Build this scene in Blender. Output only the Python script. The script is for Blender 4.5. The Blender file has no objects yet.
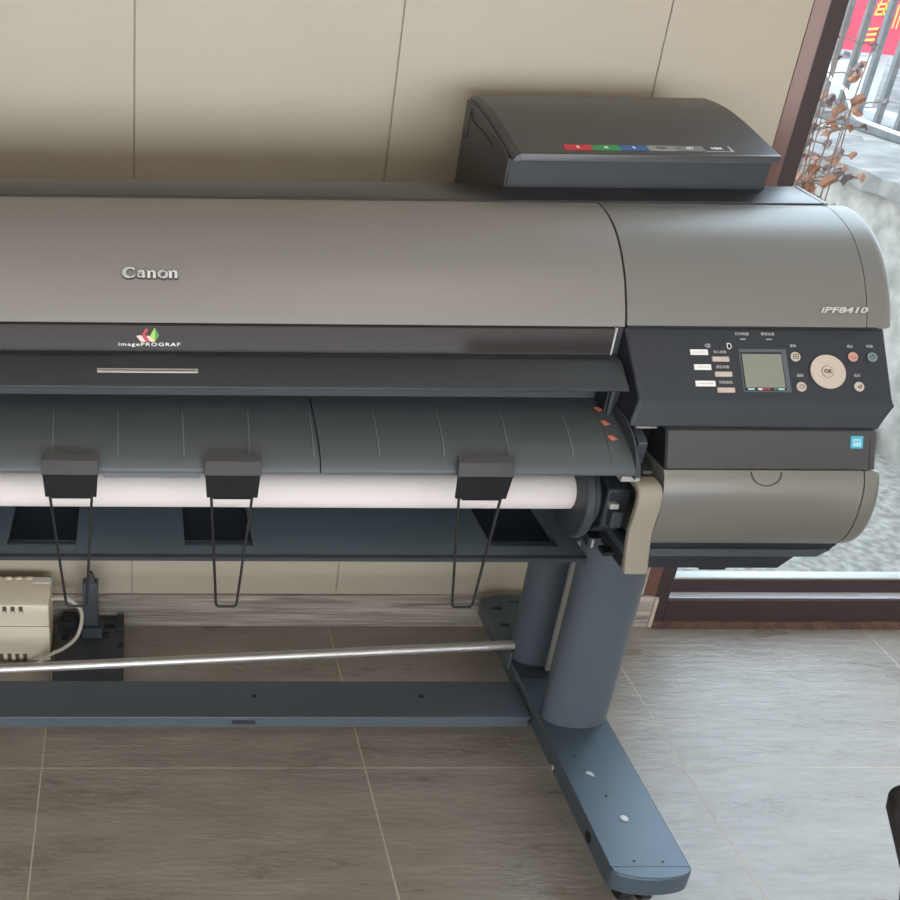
import bpy, bmesh, math, random
from math import radians, sin, cos, pi, hypot
from mathutils import Vector, Matrix
random.seed(7)
S = bpy.context.scene
COL = S.collection

# ------------------------------------------------------------------ materials
def lin(c):
    return tuple(((v/255)/12.92 if v/255 <= .04045 else ((v/255+.055)/1.055)**2.4) for v in c) + (1,)

def mat(name, rgb, rough=.5, metal=0., bump=0., bscale=400., var=0., vscale=6., stretch=(1,1,1), spec=.5, coat=0.):
    m = bpy.data.materials.new(name); m.use_nodes = True
    nt = m.node_tree; b = nt.nodes['Principled BSDF']
    c = lin(rgb)
    b.inputs['Base Color'].default_value = c
    b.inputs['Roughness'].default_value = rough
    b.inputs['Metallic'].default_value = metal
    b.inputs['Specular IOR Level'].default_value = spec
    if coat: b.inputs['Coat Weight'].default_value = coat; b.inputs['Coat Roughness'].default_value = .08
    if bump or var:
        geo = nt.nodes.new('ShaderNodeNewGeometry'); mp = nt.nodes.new('ShaderNodeMapping')
        mp.inputs['Scale'].default_value = stretch
        nt.links.new(geo.outputs['Position'], mp.inputs['Vector'])
        if bump:
            n = nt.nodes.new('ShaderNodeTexNoise'); n.inputs['Scale'].default_value = bscale; n.inputs['Detail'].default_value = 3
            nt.links.new(mp.outputs[0], n.inputs['Vector'])
            bp = nt.nodes.new('ShaderNodeBump'); bp.inputs['Strength'].default_value = bump; bp.inputs['Distance'].default_value = .0015
            nt.links.new(n.outputs['Fac'], bp.inputs['Height']); nt.links.new(bp.outputs[0], b.inputs['Normal'])
        if var:
            n = nt.nodes.new('ShaderNodeTexNoise'); n.inputs['Scale'].default_value = vscale; n.inputs['Detail'].default_value = 5
            nt.links.new(mp.outputs[0], n.inputs['Vector'])
            r = nt.nodes.new('ShaderNodeValToRGB')
            r.color_ramp.elements[0].position = .3; r.color_ramp.elements[1].position = .7
            r.color_ramp.elements[0].color = tuple(v*(1-var) for v in c[:3])+(1,)
            r.color_ramp.elements[1].color = tuple(min(1, v*(1+var)) for v in c[:3])+(1,)
            nt.links.new(n.outputs['Fac'], r.inputs[0]); nt.links.new(r.outputs[0], b.inputs['Base Color'])
    return m

M = {}
M['cover'] = mat('metallic_grey_plastic', (138,132,129), .40, .35, .06, 900)
M['module'] = mat('metallic_grey_plastic_side', (130,127,123), .38, .40, .06, 900)
M['tank'] = mat('tank_cover_grey', (68,67,69), .36, .25, .05, 900)
M['top'] = mat('black_satin_strip', (38,36,38), .30, 0, .05, 700)
M['dark'] = mat('charcoal_plastic', (58,62,68), .5, 0, .12, 900)
M['ledge'] = mat('charcoal_ledge_plastic', (50,52,56), .42, 0, .08, 900)
M['guide'] = mat('charcoal_guide_plastic', (78,82,85), .46, 0, .12, 900)
M['panel'] = mat('panel_plastic', (40,44,52), .5, 0, .12, 900)
M['box'] = mat('warm_charcoal_plastic', (70,69,69), .45, .1, .08, 900)
M['lid'] = mat('taupe_metallic_plastic', (142,139,133), .34, .5, .06, 900)
M['lever'] = mat('beige_lever_plastic', (154,146,133), .45, 0, .05, 900)
M['black'] = mat('black_plastic', (30,32,36), .55)
M['deep'] = mat('deep_black', (16,20,24), .7)
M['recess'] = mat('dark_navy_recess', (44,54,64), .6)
M['stand'] = mat('blue_grey_painted_steel', (80,88,96), .40, .0, .08, 500)
M['foot'] = mat('blue_grey_foot_steel', (80,92,102), .30, .25, .06, 500)
M['pan'] = mat('blue_grey_pan', (122,137,147), .5, 0, .08, 500)
M['housing'] = mat('shade_tinted_housing_plastic', (36,40,46), .5, 0, .08, 900)  # tank front darkened in colour to stand in for shade under its lid
M['rib'] = mat('rib_highlight_plastic', (120,124,126), .5)  # side-light highlight on the guide ribs put into a lighter colour
M['clip'] = mat('clip_plastic_light', (58,55,56), .6, 0, .1, 900)
M['clip_d'] = mat('clip_plastic_dark', (18,18,21), .6, spec=.2)
M['wire'] = mat('black_wire', (42,38,38), .4, .3)
M['paper'] = mat('roll_paper_white', (226,216,212), .8)
M['silver'] = mat('silver_metal', (200,195,190), .45, .8)
M['bar'] = mat('grey_aluminium_bar', (190,188,184), .4, .3)
M['white'] = mat('white_print', (235,232,226), .6)
M['greyprint'] = mat('grey_print', (190,188,184), .6)
M['key'] = mat('beige_key', (196,180,166), .5)
M['key_d'] = mat('key_print_dark', (80,70,64), .6)
M['key_red'] = mat('pink_stop_key', (205,150,135), .5)
M['key_green'] = mat('grey_green_power_key', (120,140,136), .5)
M['lcd'] = mat('lcd_green_grey', (134,136,124), .25)
M['lcdframe'] = mat('lcd_frame', (88,92,100), .4)
M['red'] = mat('red_print', (205,45,55), .5); M['green'] = mat('green_print', (40,150,80), .5)
M['blue'] = mat('blue_print', (52,92,150), .5); M['grey1'] = mat('light_grey_print', (150,148,142), .5)
M['grey2'] = mat('mid_grey_print', (120,122,124), .5); M['matte'] = mat('matte_black_print', (52,58,70), .5)
M['orange'] = mat('orange_arrow_print', (214,120,96), .6)
M['cyan'] = mat('cyan_sticker', (70,175,205), .5); M['cyan_l'] = mat('pale_cyan_print', (170,215,225), .5)
M['crim'] = mat('crimson_print', (190,60,75), .5); M['pink'] = mat('pale_pink_print', (238,205,190), .5)
M['lime'] = mat('lime_print', (170,205,90), .5); M['grn2'] = mat('leaf_green_print', (70,150,80), .5)
M['beige'] = mat('aged_beige_plastic', (236,224,200), .5, 0, .1, 500)
M['beige_d'] = mat('dark_slot', (90,80,66), .7)
M['cable'] = mat('off_white_cable', (205,198,186), .5)
M['navy'] = mat('dark_blue_steel', (64,70,76), .45, 0, .05, 500)
M['frame'] = mat('dark_brown_frame_paint', (54,40,40), .35, 0, .04, 300)
M['frame_l'] = mat('brown_frame_edge_sheen', (112,76,66), .32, .1, .04, 300)  # frame paint lightened: reflections on the glossy chamfer put into the colour
M['rust'] = mat('rusty_threshold', (82,58,48), .8, 0, .5, 120, .5, 40)
M['alu'] = mat('aluminium_sill_sheen', (222,222,230), .35, 0)  # near-white diffuse colour carries the bright reflection of the aluminium track
M['wallm'] = mat('cream_wall_panel', (176,165,147), .42, 0, .05, 60, .02, 5)
M['groove'] = mat('panel_groove', (178,168,150), .8)
M['skirt_end'] = mat('skirting_end_cap', (176,160,145), .6)
M['ceiling'] = mat('ceiling_white', (225,220,210), .9)
M['plainwall'] = mat('plaster_wall', (205,196,180), .9)
M['concrete'] = mat('weathered_concrete', (142,136,128), .9, 0, .8, 60, .32, 16)
M['pave'] = mat('pale_concrete_ground', (136,130,122), .9, 0, 1., 90, .42, 45)
M['kerb'] = mat('kerb_concrete', (118,113,108), .9, 0, .8, 60, .3, 12)
M['rubble'] = mat('grey_rubble_ground', (96,92,88), .95, 0, 1., 40, .55, 14)
M['fence'] = mat('weathered_grey_bars', (104,104,104), .6, .2, .3, 100, .2, 30)
M['bark'] = mat('brown_bark', (130,108,98), .9, 0, .5, 80, .3, 20)
M['leaf'] = mat('dried_leaf', (158,108,84), .8, 0, .2, 80, .25, 20)
M['leaf2'] = mat('dried_leaf_purple', (112,92,92), .8, 0, .2, 80, .25, 20)
M['banner'] = mat('red_banner_cloth', (200,60,82), .7); M['yellow'] = mat('yellow_lettering', (250,205,90), .7)
M['whitebox'] = mat('white_board', (205,205,205), .6)
M['pipe'] = mat('pale_pipe', (225,225,228), .4, .2)
M['chair'] = mat('black_chair_plastic', (38,36,38), .4, 0, .1, 200)

def wood(name, c1, c2, rough):
    m = bpy.data.materials.new(name); m.use_nodes = True
    nt = m.node_tree; b = nt.nodes['Principled BSDF']; b.inputs['Roughness'].default_value = rough
    geo = nt.nodes.new('ShaderNodeNewGeometry'); mp = nt.nodes.new('ShaderNodeMapping'); mp.inputs['Scale'].default_value = (2.2,40,60)
    n = nt.nodes.new('ShaderNodeTexNoise'); n.inputs['Scale'].default_value = 2.2; n.inputs['Detail'].default_value = 9; n.inputs['Distortion'].default_value = .8
    r = nt.nodes.new('ShaderNodeValToRGB'); r.color_ramp.elements[0].position = .32; r.color_ramp.elements[1].position = .68
    r.color_ramp.elements[0].color = lin(c1); r.color_ramp.elements[1].color = lin(c2)
    nt.links.new(geo.outputs['Position'], mp.inputs[0]); nt.links.new(mp.outputs[0], n.inputs['Vector'])
    nt.links.new(n.outputs['Fac'], r.inputs[0]); nt.links.new(r.outputs[0], b.inputs['Base Color'])
    return m
M['skirt'] = wood('grey_wood_grain_skirting', (118,108,100), (190,178,166), .55)

def floor_mat():
    m = bpy.data.materials.new('grey_stone_tile_floor'); m.use_nodes = True
    nt = m.node_tree; b = nt.nodes['Principled BSDF']; L = nt.links
    geo = nt.nodes.new('ShaderNodeNewGeometry')
    mp = nt.nodes.new('ShaderNodeMapping'); mp.inputs['Location'].default_value = (.166+6, -1.429+6, 0)
    L.new(geo.outputs['Position'], mp.inputs[0])
    br = nt.nodes.new('ShaderNodeTexBrick'); br.offset = 0; br.squash = 1
    br.inputs['Scale'].default_value = 1; br.inputs['Brick Width'].default_value = .6; br.inputs['Row Height'].default_value = .6
    br.inputs['Mortar Size'].default_value = .0015; br.inputs['Mortar Smooth'].default_value = .2
    br.inputs['Color1'].default_value = (.95,.95,.95,1); br.inputs['Color2'].default_value = (1.05,1.05,1.05,1)
    L.new(mp.outputs[0], br.inputs['Vector'])
    m2 = nt.nodes.new('ShaderNodeMapping'); m2.inputs['Scale'].default_value = (1,3.6,1); L.new(geo.outputs['Position'], m2.inputs[0])
    n = nt.nodes.new('ShaderNodeTexNoise'); n.inputs['Scale'].default_value = 4; n.inputs['Detail'].default_value = 8; n.inputs['Roughness'].default_value = .62
    L.new(m2.outputs[0], n.inputs['Vector'])
    r = nt.nodes.new('ShaderNodeValToRGB'); r.color_ramp.elements[0].position = .28; r.color_ramp.elements[1].position = .72
    r.color_ramp.elements[0].color = lin((138,127,117)); r.color_ramp.elements[1].color = lin((166,156,146))
    L.new(n.outputs['Fac'], r.inputs[0])
    mixc = nt.nodes.new('ShaderNodeMix'); mixc.data_type = 'RGBA'; mixc.inputs[7].default_value = lin((200,186,168))
    L.new(br.outputs['Fac'], mixc.inputs[0]); L.new(r.outputs[0], mixc.inputs[6]); L.new(mixc.outputs[2], b.inputs['Base Color'])
    # roughness: tile gloss, grout matt
    b.inputs['Specular IOR Level'].default_value = .8
    n3 = nt.nodes.new('ShaderNodeTexNoise'); n3.inputs['Scale'].default_value = 22; n3.inputs['Detail'].default_value = 6; n3.inputs['Roughness'].default_value = .65
    m3 = nt.nodes.new('ShaderNodeMapping'); m3.inputs['Scale'].default_value = (.55,2.4,1); L.new(geo.outputs['Position'], m3.inputs[0]); L.new(m3.outputs[0], n3.inputs['Vector'])
    mr = nt.nodes.new('ShaderNodeMapRange'); mr.inputs['To Min'].default_value = .22; mr.inputs['To Max'].default_value = .36
    L.new(n.outputs['Fac'], mr.inputs[0])
    ma = nt.nodes.new('ShaderNodeMath'); ma.operation = 'MAXIMUM'; L.new(mr.outputs[0], ma.inputs[0]); L.new(br.outputs['Fac'], ma.inputs[1])
    L.new(ma.outputs[0], b.inputs['Roughness'])
    # ridged relief
    r3 = nt.nodes.new('ShaderNodeValToRGB'); r3.color_ramp.elements[0].position = .44; r3.color_ramp.elements[1].position = .56
    L.new(n3.outputs['Fac'], r3.inputs[0])
    sub = nt.nodes.new('ShaderNodeMath'); sub.operation = 'MULTIPLY_ADD'; sub.inputs[1].default_value = -1.6
    L.new(br.outputs['Fac'], sub.inputs[0]); L.new(r3.outputs[0], sub.inputs[2])
    bp = nt.nodes.new('ShaderNodeBump'); bp.inputs['Strength'].default_value = .28; bp.inputs['Distance'].default_value = .0014
    L.new(sub.outputs[0], bp.inputs['Height']); L.new(bp.outputs[0], b.inputs['Normal'])
    return m
M['floor'] = floor_mat()

def glass_mat():
    m = bpy.data.materials.new('window_glass'); m.use_nodes = True
    nt = m.node_tree; nt.nodes.remove(nt.nodes['Principled BSDF']); out = nt.nodes['Material Output']
    t = nt.nodes.new('ShaderNodeBsdfTransparent'); t.inputs[0].default_value = (.96,.98,.98,1)
    g = nt.nodes.new('ShaderNodeBsdfGlossy'); g.inputs['Roughness'].default_value = .0
    lw = nt.nodes.new('ShaderNodeLayerWeight'); lw.inputs['Blend'].default_value = .5
    pw = nt.nodes.new('ShaderNodeMath'); pw.operation = 'POWER'; pw.inputs[1].default_value = 4.; nt.links.new(lw.outputs['Facing'], pw.inputs[0])
    f = nt.nodes.new('ShaderNodeMath'); f.operation = 'MULTIPLY_ADD'; f.inputs[1].default_value = .8; f.inputs[2].default_value = .03; nt.links.new(pw.outputs[0], f.inputs[0])
    mx = nt.nodes.new('ShaderNodeMixShader')
    nt.links.new(f.outputs[0], mx.inputs[0]); nt.links.new(t.outputs[0], mx.inputs[1]); nt.links.new(g.outputs[0], mx.inputs[2]); nt.links.new(mx.outputs[0], out.inputs[0])
    return m
M['glass'] = glass_mat()
M['gloss'] = mat('smoked_viewing_window', (52,46,44), .10, 0, 0, spec=.5)

# ------------------------------------------------------------------ object helpers
def world_loc(o):
    v = Vector((0,0,0))
    while o is not None:
        v += o.location; o = o.parent
    return v

def link(name, verts, faces, m, parent=None, bevel=0, smooth=False, segs=2, mats=None, fmats=None, angle=35):
    vs = [Vector(v) for v in verts]
    lo = Vector([min(v[i] for v in vs) for i in range(3)]); hi = Vector([max(v[i] for v in vs) for i in range(3)])
    c = Vector(((lo.x+hi.x)/2, (lo.y+hi.y)/2, lo.z))
    me = bpy.data.meshes.new(name)
    me.from_pydata([v-c for v in vs], [], faces)
    bm = bmesh.new(); bm.from_mesh(me); bmesh.ops.remove_doubles(bm, verts=bm.verts, dist=1e-6); 
    bmesh.ops.recalc_face_normals(bm, faces=bm.faces); bm.to_mesh(me); bm.free()
    o = bpy.data.objects.new(name, me); COL.objects.link(o)
    for mm in (mats or [m]): me.materials.append(mm)
    if fmats:
        for p, k in zip(me.polygons, fmats): p.material_index = k
    o.parent = parent
    o.location = c - (world_loc(parent) if parent else Vector((0,0,0)))
    if bevel:
        b = o.modifiers.new('bevel', 'BEVEL'); b.width = bevel; b.segments = segs; b.limit_method = 'ANGLE'; b.angle_limit = radians(30)
        b.harden_normals = False
    if smooth or bevel:
        for p in me.polygons: p.use_smooth = True
        try: me.set_sharp_from_angle(angle=radians(angle if not bevel else 60))
        except Exception: pass
    return o

class G:
    """mesh collector"""
    def __init__(s): s.v = []; s.f = []
    def add(s, v, f):
        n = len(s.v); s.v += [tuple(p) for p in v]; s.f += [tuple(i+n for i in q) for q in f]; return s
    def box(s, x0, x1, y0, y1, z0, z1):
        return s.add([(x,y,z) for x in (x0,x1) for y in (y0,y1) for z in (z0,z1)],
              [(0,1,3,2),(4,6,7,5),(0,4,5,1),(2,3,7,6),(0,2,6,4),(1,5,7,3)])
    def prism(s, pts, x0, x1, pts2=None):
        n = len(pts); p2 = pts2 or pts
        v = [(x0,d,h) for d,h in pts]+[(x1,d,h) for d,h in p2]
        return s.add(v, [tuple(range(n)), tuple(range(2*n-1,n-1,-1))]+[(i,i+n,(i+1)%n+n,(i+1)%n) for i in range(n)])
    def zprism(s, pts, z0, z1):
        n = len(pts); v = [(x,y,z0) for x,y in pts]+[(x,y,z1) for x,y in pts]
        return s.add(v, [tuple(range(n)), tuple(range(2*n-1,n-1,-1))]+[(i,i+n,(i+1)%n+n,(i+1)%n) for i in range(n)])
    def yprism(s, pts, y0, y1):
        n = len(pts); v = [(x,y0,z) for x,z in pts]+[(x,y1,z) for x,z in pts]
        return s.add(v, [tuple(range(n)), tuple(range(2*n-1,n-1,-1))]+[(i,i+n,(i+1)%n+n,(i+1)%n) for i in range(n)])
    def cyl(s, a, b, r, n=24, r2=None):
        a = Vector(a); b = Vector(b); d = (b-a).normalized(); u = d.orthogonal().normalized(); w = d.cross(u)
        r2 = r if r2 is None else r2
        v = [a+(u*cos(2*pi*i/n)+w*sin(2*pi*i/n))*r for i in range(n)]+[b+(u*cos(2*pi*i/n)+w*sin(2*pi*i/n))*r2 for i in range(n)]
        return s.add(v, [tuple(range(n)), tuple(range(2*n-1,n-1,-1))]+[(i,i+n,(i+1)%n+n,(i+1)%n) for i in range(n)])
    def tube(s, pts, r, n=10):
        P = [Vector(p) for p in pts]; rings = []; u = None
        for i, p in enumerate(P):
            t = ((P[min(i+1,len(P)-1)]-p).normalized() + (p-P[max(i-1,0)]).normalized()).normalized()
            u = t.orthogonal().normalized() if u is None else (u - t*u.dot(t)).normalized()
            w = t.cross(u); rr = r[i] if isinstance(r, (list,tuple)) else r
            rings.append([p+(u*cos(2*pi*k/n)+w*sin(2*pi*k/n))*rr for k in range(n)])
        v = [q for g in rings for q in g]; f = []
        for i in range(len(P)-1):
            for k in range(n): f.append((i*n+k, i*n+(k+1)%n, (i+1)*n+(k+1)%n, (i+1)*n+k))
        f.append(tuple(range(n))); f.append(tuple(range(len(v)-1, len(v)-n-1, -1)))
        return s.add(v, f)
    def build(s, name, m, parent=None, **k): return link(name, s.v, s.f, m, parent, **k)

def smooth_path(pts, n=6):
    P = [Vector(p) for p in pts]; out = []
    for i in range(len(P)-1):
        a = P[max(i-1,0)]; b = P[i]; c = P[i+1]; d = P[min(i+2,len(P)-1)]
        for k in range(n):
            t = k/n
            out.append(.5*((2*b)+(c-a)*t+(2*a-5*b+4*c-d)*t*t+(3*b-a-3*c+d)*t**3))
    out.append(P[-1]); return out

def smooth2(pts, n=6):
    return [(p.x, p.y) for p in smooth_path([(a,b,0) for a,b in pts], n)]

def thing(name, label, cat, loc, group=None):
    o = bpy.data.objects.new(name, None); COL.objects.link(o); o.location = loc; o.empty_display_size = .05
    o['label'] = label; o['category'] = cat
    if group: o['group'] = group
    return o
def tag(o, label, cat, group=None):
    o['label'] = label; o['category'] = cat
    if group: o['group'] = group
    return o
def struct(o): o['kind'] = 'structure'; return o

class Plane:
    """flat lettering frame: origin, ex (text right), ey (text up), n (outward)"""
    def __init__(s, o, ex, ey):
        s.o = Vector(o); s.ex = Vector(ex).normalized(); s.ey = Vector(ey).normalized(); s.n = s.ex.cross(s.ey)
    def p(s, x, y, z=0): return s.o + s.ex*x + s.ey*y + s.n*z
    def poly(s, g, pts, z0=0., z1=.0006):
        n = len(pts); v = [s.p(x,y,z0) for x,y in pts]+[s.p(x,y,z1) for x,y in pts]
        return g.add(v, [tuple(range(n)), tuple(range(2*n-1,n-1,-1))]+[(i,i+n,(i+1)%n+n,(i+1)%n) for i in range(n)])
    def rect(s, g, x0, x1, y0, y1, z0=0., z1=.0006, skew=0): return s.poly(g, [(x0,y0),(x1,y0),(x1+skew,y1),(x0+skew,y1)], z0, z1)
    def disc(s, g, x, y, r, z0=0., z1=.0006, n=32, r2=None):
        r2 = r if r2 is None else r2
        return s.poly(g, [(x+r*cos(2*pi*i/n), y+r2*sin(2*pi*i/n)) for i in range(n)], z0, z1)
    def stroke(s, g, pts, z0=0., z1=.0006):
        """pts (x,y,width)"""
        for (x0,y0,w0),(x1,y1,w1) in zip(pts[:-1], pts[1:]):
            dx, dy = x1-x0, y1-y0; l = hypot(dx,dy) or 1; nx, ny = -dy/l, dx/l; ex, ey = dx/l*.0, dy/l*.0
            s.poly(g, [(x0+nx*w0/2-ex,y0+ny*w0/2-ey),(x0-nx*w0/2,y0-ny*w0/2),(x1-nx*w1/2,y1-ny*w1/2),(x1+nx*w1/2,y1+ny*w1/2)], z0, z1)
            s.poly(g, [(x1+w1/2*cos(2*pi*i/10), y1+w1/2*sin(2*pi*i/10)) for i in range(10)], z0, z1)
    def text(s, name, body, x, y, size, m, parent, width=None, z=.0004, shear=0, bold=0., space=1., align='CENTER'):
        cu = bpy.data.curves.new(name, 'FONT'); cu.body = body; cu.size = size; cu.align_x = align; cu.align_y = 'CENTER'
        cu.shear = shear; cu.offset = bold; cu.extrude = .0002; cu.space_character = space; cu.resolution_u = 3
        t = bpy.data.objects.new('tmp', cu); COL.objects.link(t)
        dg = bpy.context.evaluated_depsgraph_get(); dg.update()
        me = bpy.data.meshes.new_from_object(t.evaluated_get(dg)); bpy.data.objects.remove(t)
        vs = [v.co.copy() for v in me.vertices]
        if not vs: return None
        sx = 1.
        if width:
            w = max(v.x for v in vs)-min(v.x for v in vs); sx = width/w if w > 0 else 1
        W = [s.p(x+v.x*sx, y+v.y, z+v.z) for v in vs]
        return link(name, W, [tuple(p.vertices) for p in me.polygons], m, parent)

# ================================================================== SETTING
WY = 1.867
struct(G().box(-3.2, 4.2, -3.2, 1.874, -.08, 0).build('floor', M['floor']))
struct(G().box(-3.2, 4.2, -3.2, 2.05, 2.75, 2.83).build('ceiling', M['ceiling']))
g = G()                                   # panelled back wall
x = -.002-.447*7; gap = .0009
edges = [x+.447*i for i in range(10)]
edges = [e for e in edges if e < 1.10]+[1.1287]
for a, b in zip(edges[:-1], edges[1:]): g.box(a+gap, b-gap, WY, WY+.02, .06, 2.75)
wall = struct(g.build('wall_back', M['wallm'], bevel=.0012))
struct(G().box(-3.2, 1.1287, WY+.0035, 2.05, 0, 2.75).build('wall_back_core', M['groove']))
bpy.data.objects['wall_back_core'].name = 'wall_back_inner'
struct(G().box(-3.3, -3.2, -3.2, 2.05, 0, 2.75).build('wall_left', M['plainwall']))
struct(G().box(-3.2,4.2,-3.3,-3.2,0,.1).box(-3.2,4.2,-3.3,-3.2,1.65,2.75).box(-3.2,-2.2,-3.3,-3.2,.1,1.65).box(3.0,4.2,-3.3,-3.2,.1,1.65).build('wall_front', M['plainwall']))
struct(G().box(4.2, 4.3, -3.2, 2.05, 0, 2.75).build('wall_right', M['plainwall']))
struct(G().prism([(1.855,0),(1.855,.074),(1.860,.079),(WY,.079),(WY,0)], -3.2, 1.148).build('baseboard_back', M['skirt']))
struct(G().prism([(1.853,0),(1.853,.075),(1.859,.081),(WY,.081),(WY,0)], 1.1485, 1.158).build('baseboard_end', M['skirt_end'], bevel=.001))
bpy.data.objects['baseboard_end'].name = 'trim_1'
# glazed door / window frame
win = struct(G().box(1.1495, 1.181, 1.8575, 1.93, .0, 2.45).box(1.1495, 4.2, 1.8575, 1.93, 2.38, 2.45)
    .box(1.181, 4.2, 1.8575, 1.93, .006, .073).build('window_1', M['frame'], bevel=.002))
# window_1's own pieces
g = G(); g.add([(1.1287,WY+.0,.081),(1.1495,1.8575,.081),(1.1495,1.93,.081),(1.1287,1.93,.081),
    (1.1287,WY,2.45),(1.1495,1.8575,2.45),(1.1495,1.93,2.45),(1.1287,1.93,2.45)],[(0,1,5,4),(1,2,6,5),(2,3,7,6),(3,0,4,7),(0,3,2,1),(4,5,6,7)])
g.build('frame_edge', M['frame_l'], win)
G().box(1.181, 4.2, 1.863, 1.8835, .0731, .0745).build('sill_track', M['alu'], win)
G().box(1.181, 4.2, 1.8835, 1.915, .0731, .1085).build('sash_rail', M['frame'], win, bevel=.0015)
G().box(1.181, 4.2, 1.886, 1.91, .1085, .1125).build('glazing_bead', M['bar'], win)
G().box(1.181, 4.2, 1.896, 1.900, .1125, 2.38).build('glass_pane', M['glass'], win)
for k in range(60): pass
g = G()
xs = [1.158+i*.03 for i in range(102)]
top = [(x, .008+.004*random.random()) for x in xs]
for (xa,za),(xb,zb) in zip(top[:-1], top[1:]):
    g.add([(xa,1.846+.002*random.random(),0),(xb,1.846,0),(xb,1.858,zb+.004),(xa,1.858,za+.004),(xa,1.858,0),(xb,1.858,0)],[(0,1,2,3),(4,3,2,5),(0,4,5,1)])
struct(g.build('trim_2', M['rust']))

# outdoors ------------------------------------------------------------
struct(G().box(-6, 2.28, 2.05, 14, -.3, -.05).build('ground_outside', M['pave']))
struct(G().box(1.1287, 4.3, 1.93, 2.06, -.3, .0).build('trim_3', M['kerb']))
g = G()
g.box(2.28, 2.80, 2.0, 9, -.3, .69)
struct(g.build('retaining_wall', M['concrete'], bevel=.02))
bpy.data.objects['retaining_wall'].name = 'wall_outside'
struct(G().box(2.80, 16, 2.0, 22, -.3, .66).build('ground_upper', M['rubble']))
# coping crust along the top edge of the retaining wall
g = G(); rr = random.Random(3)
ys = [2.0+.06*i for i in range(118)]
v = []; f = []
for y in ys: 
    a = .012*rr.random(); b = .014*rr.random()
    v += [(2.262-a, y, .655-b), (2.262-a, y, .695+a), (2.50+b*2, y, .705+b), (2.50, y, .66)]
for i in range(len(ys)-1):
    for k in range(4): f.append((4*i+k, 4*i+(k+1)%4, 4*i+4+(k+1)%4, 4*i+4+k))
g.add(v, f); struct(g.build('trim_4', M['kerb']))
o = G().box(1.4, 2.262, 2.80, 3.02, -.05, .03).build('kerb_step', M['kerb'], bevel=.015)
struct(o); o.name = 'trim_5'

fence = thing('railing_fence', 'weathered grey metal bar fence on top of the concrete wall outside', 'fence', (2.69,4.0,.69))
G().box(2.672, 2.708, 2.4, 7.5, .69, .725).build('bottom_rail', M['fence'], fence, bevel=.004)
G().box(2.672, 2.708, 2.4, 7.5, 1.75, 1.79).build('top_rail', M['fence'], fence, bevel=.004)
for k in range(-12, 27):
    y = 3.981+.1175*k
    G().box(2.680, 2.700, y-.011, y+.011, .70, 1.76).build('fence_bar', M['fence'], fence, bevel=.002)

ban = thing('banner', 'red banner with yellow lettering hung behind the grey bar fence', 'banner', (3.2,4.78,.80))
g = G(); v = []; f = []
for i in range(13):
    y = 5.05-.08*i; w = .012*sin(i*1.7)
    v += [(3.2+w, y, .845+.004*i), (3.2-w, y, 1.35), (3.206+w, y, .845+.004*i), (3.206-w, y, 1.35)]
for i in range(12):
    a = 4*i; f += [(a,a+4,a+5,a+1),(a+2,a+3,a+7,a+6),(a,a+2,a+6,a+4),(a+1,a+5,a+7,a+3)]
g.add(v, f).build('cloth', M['banner'], ban, smooth=True)
pl = Plane((3.185,4.79,.95), (0,-1,0), (0,0,1))
bs = [[(-.03,-.0-.022*k,.008),(.035,.01-.022*k,.010)] for k in range(3)]+[[(-.02,.10-.02*k,.007),(.05,.11-.02*k,.009)] for k in range(3)]
bs += [[(-.02,.06,.009),(.0,.12,.009)],[(.03,.06,.009),(.045,.12,.009)],[(.12,.02,.007),(.12,.11,.009)],[(.145,.02,.007),(.145,.11,.009)]]
for b_ in bs:
    g = G(); pl.stroke(g, b_); g.build('letter_stroke', M['yellow'], ban)
for y in (5.07, 4.07): G().cyl((3.203,y,.655),(3.203,y,1.38),.012,12).build('banner_pole', M['fence'], ban)
wb = link('white_board', [(3.12,4.93,.662),(3.12,4.60,.662),(3.12,4.60,.87),(3.12,4.93,.80),(3.16,4.93,.662),(3.16,4.60,.662),(3.16,4.60,.87),(3.16,4.93,.80)],
     [(0,1,2,3),(7,6,5,4),(0,4,5,1),(1,5,6,2),(2,6,7,3),(3,7,4,0)], M['whitebox'])
tag(wb, 'white board leaning under the red banner beyond the bars', 'board')
wb2 = G().box(2.95, 3.02, 3.6, 4.35, .66, .70).build('concrete_slab', M['whitebox'], bevel=.004)
tag(wb2, 'pale flat slab lying on the rubble behind the fence bars', 'slab')
pp = G().tube(smooth_path([(2.60,4.12,1.00),(2.60,4.10,.90),(2.60,4.06,.85),(2.60,3.96,.83),(2.60,3.92,.80),(2.60,3.86,.755),(2.60,3.74,.745),(2.60,3.5,.74)],5), .006).build('bent_pipe', M['pipe'], smooth=True)
tag(pp, 'thin pale bent pipe running in front of the grey fence bars', 'pipe')

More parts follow.
